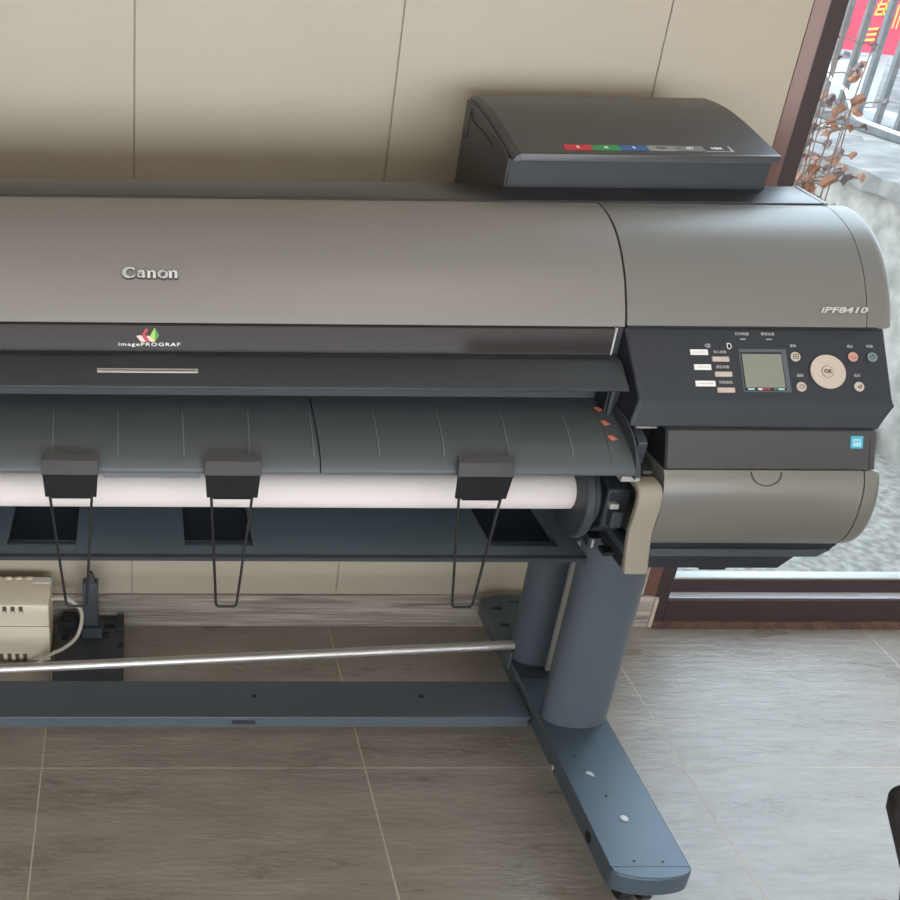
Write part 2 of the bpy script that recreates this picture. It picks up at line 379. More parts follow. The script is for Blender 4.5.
def plant(name, label, x0, y0, seed, n, hts, spread):
    r = random.Random(seed)
    t = thing(name, label, 'plant', (x0,y0,-.05))
    g = G(); lv = [G(), G()]
    for i in range(n):
        x = x0+(r.random()-.5)*spread; y = y0+(r.random()-.5)*.2; h = hts*(.7+.5*r.random())
        pts = [(x, y, -.05)]; dx = (r.random()-.5)*.10; dy = (r.random()-.5)*.08
        for k in range(1,7):
            pts.append((x+dx*(k/6)**1.5+.012*(r.random()-.5), y+dy*k/6, -.05+h*k/6))
        sp = smooth_path(pts,4); g.tube(sp, [.0032*(1-.7*j/len(sp)) for j in range(len(sp))], 6)
        for k in range(22):
            b = sp[int(len(sp)*(.45+.5*r.random()))-1]; a = r.random()*2*pi; L = .03+.05*r.random()
            tip = b+Vector((cos(a)*L, sin(a)*L*.6, .03*(r.random()-.3))); g.tube([b, (b+tip)/2+Vector((0,0,.006)), tip], .0015, 5)
            s_ = .006+.010*r.random(); q = Vector((r.random()-.5, r.random()-.9, r.random()-.2)).normalized()
            u = q.orthogonal().normalized(); w = q.cross(u); L_ = lv[r.random() < .45]
            ring = [tip+u*(s_*cos(j*pi/4)*(1+.25*(j%2)))+w*(s_*.7*sin(j*pi/4)*(1+.25*(j%2)))+q*(.006*cos(j*pi/2)) for j in range(8)]
            L_.add([tip+q*.004]+ring+[tip-q*.0005]+[p-q*.001 for p in ring], [(0,1+j,1+(j+1)%8) for j in range(8)]+[(9,10+(j+1)%8,10+j) for j in range(8)])
    g.build('stems', M['bark'], t, smooth=True); lv[0].build('orange_leaves', M['leaf'], t); lv[1].build('purple_leaves', M['leaf2'], t)
plant('dried_plant', 'dry leafy brown plant just outside the glass beside the brown frame', 1.44, 2.30, 5, 16, 1.16, .12)
tr = G().tube(smooth_path([(2.20,3.9,.6),(2.22,3.9,1.0),(2.20,3.92,1.5),(2.23,3.95,2.2)],5), .035, 12)
tr = G().tube(smooth_path([(2.47,4.30,.69),(2.475,4.30,1.1),(2.465,4.31,1.6),(2.49,4.33,2.3)],5), [.03]*16, 12).build('tree_trunk', M['bark'], smooth=True)
tag(tr, 'slim grey-brown tree trunk standing left of the fence bars', 'tree')

# ================================================================== PRINTER
P = thing('large_format_printer', 'wide dark grey floor-standing roll printer on a two-legged steel stand', 'printer', (.063,1.5,0))
LX = -.883
# profiles (depth, height)
arc = smooth2([(1.468,1.0505),(1.44,1.0475),(1.405,1.0365),(1.375,1.019),(1.345,.992),(1.322,.962),(1.309,.940),(1.303,.9272)],5)
core = [(1.34,.93),(1.36,.99),(1.42,1.03),(1.545,1.045),(1.74,1.0),(1.77,.93),(1.76,.64),(1.70,.575),(1.43,.575),(1.38,.70),(1.33,.80),(1.33,.86)]
G().prism(core, -.50, .655).build('body_housing', M['dark'], P, bevel=.003)
sidecore = [(1.31,.93),(1.33,.97),(1.36,1.0),(1.42,1.03),(1.545,1.045),(1.74,1.0),(1.77,.93),(1.76,.64),(1.70,.60),(1.36,.60),(1.27,.64),(1.25,.80),(1.26,.84)]
G().prism(sidecore, .70, 1.0).build('right_housing', M['dark'], P, bevel=.003)
G().prism(sidecore, LX+.005, -.505).build('left_housing', M['dark'], P, bevel=.003)
G().prism([(1.38,.70),(1.44,.58),(1.76,.60),(1.77,.93),(1.54,1.04),(1.42,1.03),(1.34,.93),(1.33,.84)], .655, .70).build('inner_bulkhead', M['black'], P)
# top dark strip with bevelled right end
g = G().prism([(1.469,1.030),(1.469,1.0525),(1.474,1.0535),(1.548,1.0575),(1.552,1.054),(1.552,1.030)], LX+.02, .9845)
g.build('top_strip', M['top'], P, bevel=.001)
g = G().prism([(1.469,1.030),(1.469,1.0530),(1.548,1.0580),(1.552,1.0545),(1.552,1.030)], .985, .992)
g.build('strip_end', M['module'], P, bevel=.001)

def shell(name, x0, x1, m, prof=None, thick=.02):
    pf = prof or arc
    inner = [(d+thick*.9, h-thick*.9) for d,h in pf][::-1]
    inner[0] = (pf[-1][0]+thick, pf[-1][1]+.001); inner[-1] = (pf[0][0], pf[0][1]-thick)
    g = G(); n = len(pf); a = pf+inner; N = len(a)
    v = [(x0,d,h) for d,h in a]+[(x1,d,h) for d,h in a]
    f = [(i,i+N,(i+1)%N+N,(i+1)%N) for i in range(N)]
    for i in range(n-1):
        j = N-1-i; f += [(i,i+1,j-1,j),(i+N,j+N,j-1+N,i+1+N)]
    return g.add(v, f).build(name, m, P, smooth=True)
shell('top_cover', -.505, .6575, M['cover'])
shell('right_side_cover', .6605, .9855, M['module'])
def loft_cap(name, secs, prof, close, centre, m):
    rings = []
    for xx, ins in secs:
        k = 1-ins
        rings.append([(xx, centre[0]+(d-centre[0])*k, centre[1]+(h-centre[1])*k) for d,h in prof+close])
    n = len(rings[0]); v = [p for r in rings for p in r]; f = []
    for i in range(len(rings)-1):
        for k in range(n): f.append((i*n+k, i*n+(k+1)%n, (i+1)*n+(k+1)%n, (i+1)*n+k))
    f += [tuple(range(n)), tuple(range(len(v)-1, len(v)-n-1, -1))]
    return G().add(v, f).build(name, m, P, smooth=True, angle=50)
loft_cap('right_end_cap', [(.9866,0),(1.010,.0),(1.0160,.010),(1.0200,.030),(1.0218,.06)], arc, [(1.45,.9272),(1.468,.95)], (1.42,.97), M['module'])
shell('left_side_cover', LX, -.508, M['module'])

# CANON lettering on the curved cover (local tangent plane)
def brand(parent):
    pl = Plane((-.0155,1.3305,.9795), (1,0,0), (0,.0135,.0130))
    st0 = pl.stroke; pl.stroke = lambda g, pts, a, b: st0(g, [(x*1.15, y*1.18+.0012, w*1.42) for x,y,w in pts], a, b)
    def letters(off, z0, z1, m, nm):
        g = G(); H = .0125
        k = .0215
        def ell(cx, cy, rx, ry, a0, a1, wf, n=22):
            return [(cx+rx*cos(a0+(a1-a0)*i/n), cy+ry*sin(a0+(a1-a0)*i/n), wf(a0+(a1-a0)*i/n)+off) for i in range(n+1)]
        # C
        pl.stroke(g, ell(.0085, .0055, .0068, .0058, radians(42), radians(322), lambda a: .0016+.0028*max(0,-cos(a))), z0, z1)
        pl.stroke(g, [(.0085+.005,.0085,.0010+off),(.0125,.0108,.0012+off)], z0, z1)
        # a
        x = .0165
        pl.stroke(g, [(x+.0012,.0062,.0016+off),(x+.004,.0078,.0014+off),(x+.0068,.0072,.0024+off),(x+.0074,.005,.003+off),(x+.0074,.0006,.003+off),(x+.0098,.0004,.0008+off)], z0, z1)
        pl.stroke(g, ell(x+.0040,.0024,.0028,.0022,radians(60),radians(360),lambda a:.0012+.0012*max(0,-cos(a))), z0, z1)
        def n_(x):
            pl.stroke(g, [(x,.0078,.0008+off),(x+.0022,.0072,.0012+off)], z0, z1)
            pl.stroke(g, [(x+.0024,.0072,.0028+off),(x+.0024,.0002,.0028+off)], z0, z1)
            pl.stroke(g, [(x+.0005,.0,.0008+off),(x+.0045,.0,.0008+off)], z0, z1)
            pl.stroke(g, [(x+.003,.0058,.0010+off),(x+.0055,.0078,.0014+off),(x+.0082,.0070,.0026+off),(x+.0088,.005,.0030+off),(x+.0088,.0002,.0030+off)], z0, z1)
            pl.stroke(g, [(x+.0068,.0,.0008+off),(x+.0108,.0,.0008+off)], z0, z1)
        n_(.0278)
        pl.stroke(g, ell(.0464,.0037,.0046,.0041,0,2*pi,lambda a:.0010+.0024*abs(cos(a+.35))), z0, z1)
        n_(.0528)
        return g.build(nm, m, parent)
    letters(.0009, -.004, .0002, M['box'], 'lettering_outline')
    letters(-.0003, -.002, .0012, M['white'], 'lettering')
brand(bpy.data.objects['top_cover'])
pl = Plane((.9538,1.3108,.9495), (1,0,0), (0,.010,.024))
pl.text('model_lettering', 'iPF8410', -.002, .0005, .0108, M['greyprint'], bpy.data.objects['right_side_cover'], width=.064, z=.0012, shear=.18, bold=.00028)

# viewing window strip
vw = G().prism([(1.3065,.9255),(1.3035,.9225),(1.3005,.8865),(1.325,.8865),(1.325,.9255)], -.49, .645).build('viewing_window', M['gloss'], P)
G().box(.6452, .6475, 1.3005, 1.325, .8865, .9255).build('window_edge', M['bar'], vw)
G().box(.6478, .6568, 1.304, 1.335, .886, .9265).build('window_surround', M['black'], P)
fm = G().box(-.5, .656, 1.306, 1.33, .9256, .9275).build('cover_gap', M['deep'], P)
pl = Plane((.0, 1.3022, .9065), (1,0,0), (0,.0008,.01))
pl.text('lettering', 'imagePROGRAF', .0205, -.0096, .0066, M['white'], vw, width=.083, z=.0008, space=1.2, bold=.00008)
# little cube mark: crimson chevron, pale-pink base panels, green diamond
z0, z1 = .0, .0008
def dec(nm, m, polys, par=vw, q=None):
    g = G()
    for p_ in polys: (q or pl).poly(g, p_, .0, .0009)
    return g.build(nm, m, par)
cx = .0195
dec('emblem', M['crim'], [[(cx-.0095,.0035),(cx-.0045,.0040),(cx+.0015,-.0055),(cx-.003,-.0055)],[(cx-.0085,.0045),(cx-.0035,.013),(cx-.0005,.011),(cx-.005,.0035)]])
dec('emblem', M['pink'], [[(cx-.0165,.0022),(cx-.0098,.0030),(cx-.0035,-.0058),(cx-.0100,-.0058)],[(cx-.0032,.0022),(cx+.0018,.0022),(cx+.0080,-.0058),(cx+.0022,-.0058)]])
dec('emblem', M['lime'], [[(cx+.0022,.0026),(cx+.0075,.013),(cx+.0085,.0125),(cx+.0085,-.0054),(cx+.0078,-.0058)]])
dec('emblem', M['grn2'], [[(cx+.0086,.0125),(cx+.0140,.0030),(cx+.0086,-.0054)]])

# front ledge (lower lip of the cover)
ledge = G().prism([(1.318,.8875),(1.288,.8865),(1.282,.8855),(1.2475,.8640),(1.2435,.8610),(1.2435,.8585),(1.2475,.8572),(1.318,.8680)], -.50, .6545).build('front_ledge', M['ledge'], P, bevel=.0012)
pl = Plane((.0182,1.2646,.8740), (1,0,0), (0,.0345,.0240))
g = G(); pl.rect(g, -.0665, .0665, -.0032, .0032, -.001, .0022); g.build('handle_strip', M['silver'], ledge, bevel=.0006)
g = G(); pl.rect(g, -.064, .064, -.0004, .0004, .002, .0026); g.build('handle_groove', M['black'], ledge)
# strip behind guide
G().box(-.50, .640, 1.306, 1.335, .80, .8555).build('rear_strip', M['dark'], P)
G().box(.6405, .6625, 1.272, 1.335, .79, .853).build('guide_bracket', M['black'], P, bevel=.002)
G().box(.6430, .6480, 1.266, 1.273, .79, .853).build('bracket_rib', M['dark'], P, bevel=.001)
# output guide panels
gp = smooth2([(1.310,.8210),(1.27,.8145),(1.235,.8060),(1.205,.7960),(1.185,.7855),(1.1765,.7760),(1.1758,.7695)],4)
def guide(x0, x1, ribs):
    und = [(1.183,.7700),(1.192,.779),(1.215,.786),(1.24,.794),(1.31,.802)]
    o = G().prism(gp+und, x0, x1).build('output_guide', M['guide'], P, smooth=True)
    for rx, rx2 in ribs:
        g = G(); top = [q for q in gp if 1.188 < q[0] < 1.276]
        v = []; n = len(top); f = []
        for i, (d,h) in enumerate(top):
            xx = rx+(rx2-rx)*i/(n-1); w = .0012; e = .0013*(min(1, i/4))
            v += [(xx-w,d,h-.002),(xx-w*.4,d-.001,h+e),(xx+w*.4,d-.001,h+e),(xx+w,d,h-.002)]
        for i in range(n-1):
            for k in range(3): f.append((4*i+k,4*i+k+1,4*i+5+k,4*i+4+k))
            f.append((4*i+3,4*i,4*i+4,4*i+7))
        f += [(0,1,2,3),(4*n-1,4*n-2,4*n-3,4*n-4)]
        g.add(v, f).build('guide_rib', M['rib'], o, smooth=True)
    return o
ribs_at = [(-.449,-.443),(-.365,-.357),(-.279,-.272),(-.194,-.188),(-.1074,-.1035),(-.021,-.0197),(.0657,.0657),(.1542,.1501),(.2375,.2340),(.3241,.3200),(.411,.4041),(.4982,.4885),(.5825,.5733)]
guide(-.50, .2415, ribs_at[:9])
og = guide(.2432, .6530, ribs_at[9:])
# raised right-hand fin
fin = [(1.312,.822),(1.27,.828),(1.235,.824),(1.205,.813),(1.190,.802),(1.178,.785),(1.174,.764),(1.19,.764),(1.31,.80)]
G().prism(fin, .6535, .6560).build('guide_fin', M['dark'], P, bevel=.0008)
G().prism([(1.30,.806),(1.23,.800),(1.19,.785),(1.177,.765),(1.20,.765),(1.30,.78)], .6562, .6640).build('fin_side', M['dark'], P, bevel=.001)
# arrows and guide line on right of guide
def on_guide(d):
    for (d0,h0),(d1,h1) in zip(gp[:-1], gp[1:]):
        if d1 <= d <= d0: return h1+(h0-h1)*(d-d1)/(d0-d1)
    return .8210
for d, xx in ((1.278,.6300),(1.248,.6290),(1.220,.6290)):
    h = on_guide(d); s_ = Vector((0, .02, on_guide(d+.01)-on_guide(d-.01)))
    q = Plane((xx+.006,d,h), (1,0,0), s_); g = G()
    q.poly(g, [(-.0055,.0040),(.0005,.0050),(.0060,-.0020),(-.0020,-.0045)], 0, .0008); g.build('arrow_mark', M['orange'], og)
g = G()
for i in range(12):
    d0 = 1.284-.009*i; d1 = d0-.009; h0, h1 = on_guide(d0), on_guide(d1); xa, xb = .6335-.0010*i, .6325-.0010*i
    g.add([(xa,d0,h0-.001),(xa+.0010,d0,h0-.001),(xb+.0010,d1,h1-.001),(xb,d1,h1-.001),(xa,d0,h0+.0006),(xa+.0010,d0,h0+.0006),(xb+.0010,d1,h1+.0006),(xb,d1,h1+.0006)],
      [(4,5,6,7),(0,4,7,3),(1,2,6,5),(0,1,5,4),(3,7,6,2),(0,3,2,1)])
g.build('guide_line', M['key_d'], og)

# small lower flap lip between first two clips
G().prism([(1.182,.771),(1.179,.761),(1.186,.761),(1.205,.779)], -.038, .087).build('guide_lip', M['guide'], P)

# ---- control panel
A = (1.303,.9268); B = (1.2375,.8520)
v = [(.6574,A[0],A[1]),(1.0105,A[0],A[1]),(1.0065,B[0],B[1]),(.6680,B[0],B[1]),
     (1.0065,1.2350,.8450),(.6680,1.2350,.8450),(.9880,1.2190,.8160),(.6560,1.2250,.8160),
     (.6574,1.34,A[1]),(1.0105,1.34,A[1]),(.9880,1.34,.8160),(.6560,1.34,.8160)]
f = [(0,1,2,3),(3,2,4,5),(5,4,6,7),(0,8,9,1),(8,11,10,9),(7,6,10,11),(0,3,5,7,11,8),(1,9,10,6,4,2)]
cp = link('control_panel', v, f, M['panel'], P, bevel=.0035, segs=3)
G().box(.66, 1.0, 1.301, 1.34, .9262, .9285).build('panel_gap', M['deep'], cp)
U = Plane((0,A[0],A[1]), (1,0,0), (0, A[0]-B[0], A[1]-B[1]))      # y = -u
def R_(nm, m, x0, x1, u0, u1, z1=.0008, bev=0, par=cp, sk=0, z0=-.0008):
    g = G(); U.rect(g, x0, x1, -u1, -u0, z0, z1, sk); return g.build(nm, m, par, bevel=bev)
def D_(nm, m, x, u, r, z1=.0015, bev=0, par=cp, z0=-.0008):
    g = G(); U.disc(g, x, -u, r, z0, z1); return g.build(nm, m, par, bevel=bev)
scr = R_('display_frame', M['lcdframe'], .8075, .8715, .0300, .0895, .0006)
R_('display_frame', M['black'], .8095, .8650, .0345, .0880, .0010)
sc2 = R_('display_screen', M['lcd'], .8105, .8635, .0372, .0838, .0016)
for i, (c_, a_, b_) in enumerate((('cyan_l',.813,.822),('white',.8265,.832),('crim',.832,.8385),('crim',.8395,.843),('green',.848,.853),('cyan_l',.854,.862))):
    R_('screen_mark', M[c_], a_, b_, .0848, .0870, .0014)
D_('wheel_recess', M['black'], .9238, .0611, .0252, .0006)
whl = D_('navigation_wheel', M['key'], .9238, .0611, .0237, .0026, .0008)
D_('ok_ring', M['key_d'], .9226, .0614, .0083, .0029)
D_('ok_button', M['key'], .9226, .0614, .0077, .0034, .0004)
U.text('button_lettering', 'OK', .9226, -.0614, .0072, M['key_d'], cp, z=.0035, bold=.0003)
for x_, u_ in ((.9238,.0440),(.9238,.0780),(.9065,.0611),(.9412,.0611)):
    R_('wheel_mark', M['greyprint'], x_-.0012, x_+.0012, u_-.0012, u_+.0012, .0029)
for nm, mm, x_, u_ in (('menu_button','key',.8828,.0405),('back_button','key',.8851,.0822),('stop_button','key_red',.9608,.0401),('power_button','key_green',.9869,.0404),('information_button','key',.9627,.0816)):
    D_('button_recess', M['black'], x_, u_, .0076, .0005); D_(nm, M[mm], x_, u_, .0066, .0022, .0005)
def sk_(nm, m, strokes, z=.0027):
    g = G()
    for st in strokes: U.stroke(g, [(x,-u,w) for x,u,w in st], .002, z)
    g.build(nm, m, cp)
sk_('button_symbol', M['key_d'], [[(.8795,.0378,.0006),(.8861,.0378,.0006),(.8861,.0432,.0006),(.8795,.0432,.0006),(.8795,.0378,.0006)],[(.8828,.0378,.0005),(.8828,.0432,.0005)],[(.8795,.0405,.0005),(.8861,.0405,.0005)]])
sk_('button_symbol', M['key_d'], [[(.8820,.0815,.0012),(.8838,.0800,.0008),(.8875,.0800,.0008),(.8885,.0825,.0008),(.8870,.0845,.0008),(.8825,.0845,.0008)]])
sk_('button_symbol', M['key_d'], [[(.9608,.0375,.0006),(.9608,.0395,.0006)],[(.9580,.0395,.0006),(.9575,.0415,.0006),(.9608,.0432,.0006),(.9640,.0415,.0006),(.9636,.0395,.0006)]])
sk_('button_symbol', M['black'], [[(.9869+.003*cos(a*pi/6),.0404+.003*sin(a*pi/6),.0006) for a in range(13)],[(.9869,.0370,.0006),(.9869,.040,.0006)]])
sk_('button_symbol', M['key_d'], [[(.9600,.0825,.0010),(.9655,.0795,.0010),(.9645,.0840,.0010),(.9605,.0825,.0010)]])
# printed captions
for body, x_, u_, w_ in (('菜单',.8823,.0253,.0085),('返回',.8862,.0665,.0085),('停止',.9598,.0253,.0085),('电源',.9862,.0250,.0085),('信息',.9632,.0660,.0085),
                     ('打印数据',.8150,.0090,.0185),('错误信息',.8500,.0088,.0185),('装入出纸',.7822,.0345,.0175),('纸张详情',.7832,.0555,.0175),('切纸送纸',.7850,.0768,.0180)):
    U.text('caption', body, x_, -u_, .0046, M['greyprint'], cp, width=w_, z=.0002)
R_('status_lamp', M['greyprint'], .8118, .8190, .0155, .0168); R_('status_lamp', M['greyprint'], .8470, .8545, .0155, .0168)
for i, (a_, b_, u_) in enumerate(((.7702,.7925,.0412),(.7712,.7940,.0622),(.7718,.7950,.0842))):
    R_('key_button', M['key'], a_, b_, u_, u_+.0068, .0022, .0005)
for i, (a_, b_, u_) in enumerate(((.7420,.7655,.0312),(.7448,.7675,.0520),(.7440,.7705,.0748))):
    s_ = R_('paper_sticker', M['white'], a_, b_, u_, u_+.0076, .0010)
    R_('sticker_print', M['greyprint'], a_+.003, b_-.003, u_+.0033, u_+.0043, .0013)
sk_('roll_symbol', M['greyprint'], [[(.7650+.0022*cos(a*pi/5),.0255+.0020*sin(a*pi/5),.0009) for a in range(11)],[(.7650,.0235,.0007),(.7690,.0240,.0006),(.7690,.0280,.0006),(.7650,.0282,.0006)]], .0006)
sk_('sheet_symbol', M['white'], [[(.7925,.0225,.0006),(.7925,.0288,.0006),(.7950,.0305,.0010),(.7975,.0285,.0006),(.7975,.0240,.0006),(.7955,.0225,.0006),(.7925,.0225,.0006)]], .0006)

# ---- middle box + maintenance cover
v = [(.7035,1.2138,.8170),(.9815,1.2138,.8170),(.9815,1.1930,.7705),(.7035,1.1930,.7705)]
mb = link('middle_panel', v+[(x,1.26,z) for x,y,z in v], [(0,1,2,3),(7,6,5,4),(0,4,5,1),(1,5,6,2),(2,6,7,3),(3,7,4,0)], M['box'], P, bevel=.001)
v = [(.7005,1.2148,.8170),(.7033,1.2148,.8170),(.7033,1.1940,.7705),(.7005,1.1940,.7705)]
link('panel_side_shade', v+[(x,1.26,z) for x,y,z in v], [(0,1,2,3),(7,6,5,4),(0,4,5,1),(1,5,6,2),(2,6,7,3),(3,7,4,0)], M['deep'], P)  # black sheet paints the deep shade on the panel's left side
v = [(.9735,1.2130,.8150),(.9740,1.2130,.8150),(.9740,1.1926,.7715),(.9735,1.1926,.7715)]
link('panel_seam', v+[(x,y+.003,z) for x,y,z in v], [(0,1,2,3),(7,6,5,4),(0,4,5,1),(1,5,6,2),(2,6,7,3),(3,7,4,0)], M['deep'], mb)
pl = Plane((.9552,1.2078,.8041), (1,0,0), (0,.0208,.0465))
g = G(); pl.rect(g, -.0082, .0082, -.0082, .0082, 0, .0008); g.build('energy_sticker', M['cyan'], mb)
g = G(); pl.rect(g, -.0055, .0055, -.0055, .0045, .0004, .0011); g.build('sticker_print', M['cyan_l'], mb)
g = G(); pl.stroke(g, [(-.0045,-.001,.0012),(-.002,.0015,.0014),(.001,.0005,.0014),(.004,.0025,.0012)], .0006, .0014); g.build('sticker_print', M['cyan'], mb)
lp = smooth2([(1.1930,.7690),(1.1865,.7600),(1.1800,.7420),(1.1765,.7200),(1.1762,.7000),(1.1800,.6780),(1.1900,.6590),(1.2080,.6460),(1.2400,.6400)],5)
lidb = [(1.30,.640),(1.30,.7690)]
lid = G().prism(lp+lidb, .7000, .9670).build('maintenance_cover', M['lid'], P, smooth=True)
lpc = [(d+(.004 if 1 else 0), h) for d,h in lp]
G().prism([(d+.003,h) for d,h in lp]+lidb, .9665, .9695).build('cover_seam', M['deep'], P)
# bulging end cap
loft_cap('maintenance_end_cap', [(.9687,0),(.978,.0),(.9855,.02),(.9910,.06),(.9940,.12)], lp, lidb, (1.25,.705), M['lid'])
# finger notch: crescent groove on top middle of cover
def lid_h(h):
    for (d0,h0),(d1,h1) in zip(lp[:-1], lp[1:]):
        if h1 <= h <= h0: return d1+(d0-d1)*(h-h1)/(h0-h1+1e-9)
    return 1.193
def crescent(a, b, m, off):
    g = G(); n = 20; v = []; f = []
    for i in range(n+1):
        t = pi+pi*i/n
        for r in (a, b):
            xx = .8363+r*1.50*cos(t); hh = .7675+r*1.2*sin(t)
            v += [(xx, lid_h(hh)-off, hh+off*.4), (xx, lid_h(hh)+.003, hh-.001)]
    for i in range(n):
        q = 4*i; f += [(q,q+4,q+6,q+2),(q+1,q+3,q+7,q+5),(q,q+1,q+5,q+4),(q+2,q+6,q+7,q+3)]
    f += [(0,2,3,1),(4*n,4*n+1,4*n+3,4*n+2)]
    return g.add(v, f)
crescent(.0128,.0142, None, .0006).build('finger_notch', M['box'], lid)
# trays beneath
G().yprism([(.69,.6398),(.9880,.6398),(.9880,.6365),(.982,.6310),(.69,.6310)], 1.217, 1.5).build('under_tray', M['panel'], P)
G().yprism([(.69,.6309),(.9820,.6309),(.9640,.6180),(.69,.6180)], 1.214, 1.5).build('under_tray', M['stand'], P, bevel=.001)
G().yprism([(.69,.6178),(.9420,.6178),(.9340,.6165),(.9161,.5970),(.69,.5970)], 1.217, 1.5).build('under_tray', M['panel'], P, bevel=.001)
v = [(.8030,1.222,.5969),(.8490,1.222,.5969),(.8440,1.222,.5905),(.8080,1.222,.5905)]
link('tray_tab', v+[(x,1.33,z) for x,y,z in v], [(0,1,2,3),(7,6,5,4),(0,4,5,1),(1,5,6,2),(2,6,7,3),(3,7,4,0)], M['black'], P)

# ---- release lever
path = smooth2([(1.205,.7530),(1.188,.7535),(1.1770,.7500),(1.1705,.7400),(1.1685,.7220),(1.1700,.7020),(1.1705,.6800),(1.1640,.6550),(1.1600,.6420),(1.1545,.6285)],4)
lo_ = []
for i, (d,h) in enumerate(path):
    a = path[max(i-1,0)]; b = path[min(i+1,len(path)-1)]; tx, ty = b[0]-a[0], b[1]-a[1]; l = hypot(tx,ty)
    lo_.append((d-ty/l*.010*1, h+tx/l*.010*1))
ring = path+lo_[::-1]
n = len(path); v = []; f = []
def lx(i):
    return .6640, .6960
for i in range(n):
    x0, x1 = lx(i); (d,h), (d2,h2) = path[i], lo_[i]
    v += [(x0,d,h),(x1,d,h),(x1,d2,h2),(x0,d2,h2)]
for i in range(n-1):
    for k in range(4): f.append((4*i+k,4*i+(k+1)%4,4*i+4+(k+1)%4,4*i+4+k))
f += [(0,1,2,3),(4*n-1,4*n-2,4*n-3,4*n-4)]
lever = link('release_lever', v, f, M['lever'], P, bevel=.002, smooth=True)
G().box(.680, .694, 1.205, 1.30, .754, .760).build('lever_arm', M['box'], P, bevel=.002)
# ---- roll holder machinery at the right end
G().prism([(1.25,.8155),(1.21,.800),(1.212,.77),(1.23,.742),(1.32,.69),(1.36,.81)], .6665, .6800).build('side_bracket', M['dark'], P, bevel=.002)
G().prism([(1.232,.8155),(1.228,.8125),(1.30,.80),(1.33,.81)], .6680, .6960).build('bracket_cap', M['bar'], P)
G().box(.6805, .6990, 1.27, 1.36, .70, .80).build('dark_recess', M['deep'], P)
rh = G().cyl((.6162,1.268,.690), (.630,1.268,.690), .064, 48).build('roll_flange', M['dark'], P, bevel=.003)
G().cyl((.6302,1.268,.690), (.6450,1.268,.690), .046, 40).build('flange_hub', M['dark'], P, bevel=.003)
G().prism([(1.25,.740),(1.215,.725),(1.215,.665),(1.245,.640),(1.33,.640),(1.33,.74)], .6455, .6780).build('holder_block', M['panel'], P, bevel=.003)
G().box(.648, .660, 1.205, 1.2149, .700, .708).build('sensor_tab', M['bar'], P, bevel=.001)
G().box(.652, .668, 1.202, 1.2149, .672, .697).build('gear_cover', M['dark'], P, bevel=.002)
G().box(.6450, .6700, 1.19, 1.21, .752, .760).build('guide_latch', M['bar'], P, bevel=.001)
G().box(.672, .716, 1.285, 1.42, .585, .602).build('lower_bracket', M['dark'], P, bevel=.002)
G().box(.676, .679, 1.283, 1.2849, .587, .601).build('bracket_edge', M['bar'], P)
G().box(.672, .686, 1.235, 1.255, .604, .610).build('lever_stop', M['black'], P)

# ---- base pan with three recessed openings
g = G(); ph0, ph1 = .5535, .5660; x_ = -.56; wins = [(-.190,-.086),(.079,.183),(.547,.652)]
g = G().box(-.56,.684,1.305,1.328,.545,.556).box(-.56,.684,1.460,1.60,.545,.600)
lastx = -.56
for a, b in wins:
    g.box(lastx, a, 1.328, 1.460, .545, .556); lastx = b
g.box(lastx, .684, 1.328, 1.460, .545, .556)
pan = g.build('base_pan', M['pan'], P)
for a, b in wins:
    pts = [(a-.004,1.333),(b+.004,1.333),(b+.004,1.434),(a-.004,1.434)]
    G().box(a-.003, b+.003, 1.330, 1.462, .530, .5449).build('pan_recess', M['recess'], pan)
    g = G().prism([(1.3285,.5455),(1.3285,.5560),(1.333,.5566),(1.350,.5520),(1.350,.5455)], a+.001, b-.001)
    g.build('recess_lip', M['foot'], pan, bevel=.002)
# recess liner rail at front of pan
G().prism([(1.3048,.545),(1.3048,.5565),(1.300,.5535),(1.300,.547)], -.56, .684).build('pan_edge', M['panel'], P)

# ---- basket clips with wire loops
for nm in ('base_pan','pan_edge'):
    bpy.data.objects[nm].location.z += .0022
def clip(xc, tilt, wl, wr, bl, br, full=True):
    # upper flap lies on the guide nose, lower flap hangs
    w = .0365
    up = [(1.180,.7965),(1.1700,.7905),(1.1655,.7720),(1.1690,.7720),(1.1730,.788),(1.182,.793)]
    c = G().prism(up, xc-w, xc+w).build('paper_clip', M['clip'], P, bevel=.0006)
    g = G(); a = .0012
    v = [(xc-w+.001,1.166,.7718),(xc+w-.001,1.166,.7718),(xc+w-.003-tilt,1.163,.741),(xc+w-.009-tilt,1.163,.741),(xc+w-.011-tilt,1.163,.7385),(xc-w+.013-tilt,1.163,.7385),(xc-w+.011-tilt,1.163,.741),(xc-w+.004-tilt,1.163,.741)]
    n = len(v); v2 = [(x,y+.004,z) for x,y,z in v]
    link('clip_flap', v+v2, [tuple(range(n)), tuple(range(2*n-1,n-1,-1))]+[(i,i+n,(i+1)%n+n,(i+1)%n) for i in range(n)], M['clip_d'], c)
    pts = [(wl,1.1635,.744),(wl+(bl-wl)*.5,1.1645,.655),(bl-.0006,1.165,.574),(bl,1.165,.569),(bl+.003,1.165,.566),(br-.003,1.165,.566),(br,1.165,.569),(br+.0006,1.165,.574),(wr+(br-wr)*.5,1.1645,.655),(wr,1.1635,.744)]
    G().tube(pts, .0019, 8).build('wire_loop', M['wire'], c, smooth=True)
clip(-.0807, 0, -.1074, -.0531, -.0905, -.063)
clip(.1279, 0, .1011, .1544, .1150, .1426)
clip(.4550, .003, .4237, .4788, .4413, .4691)

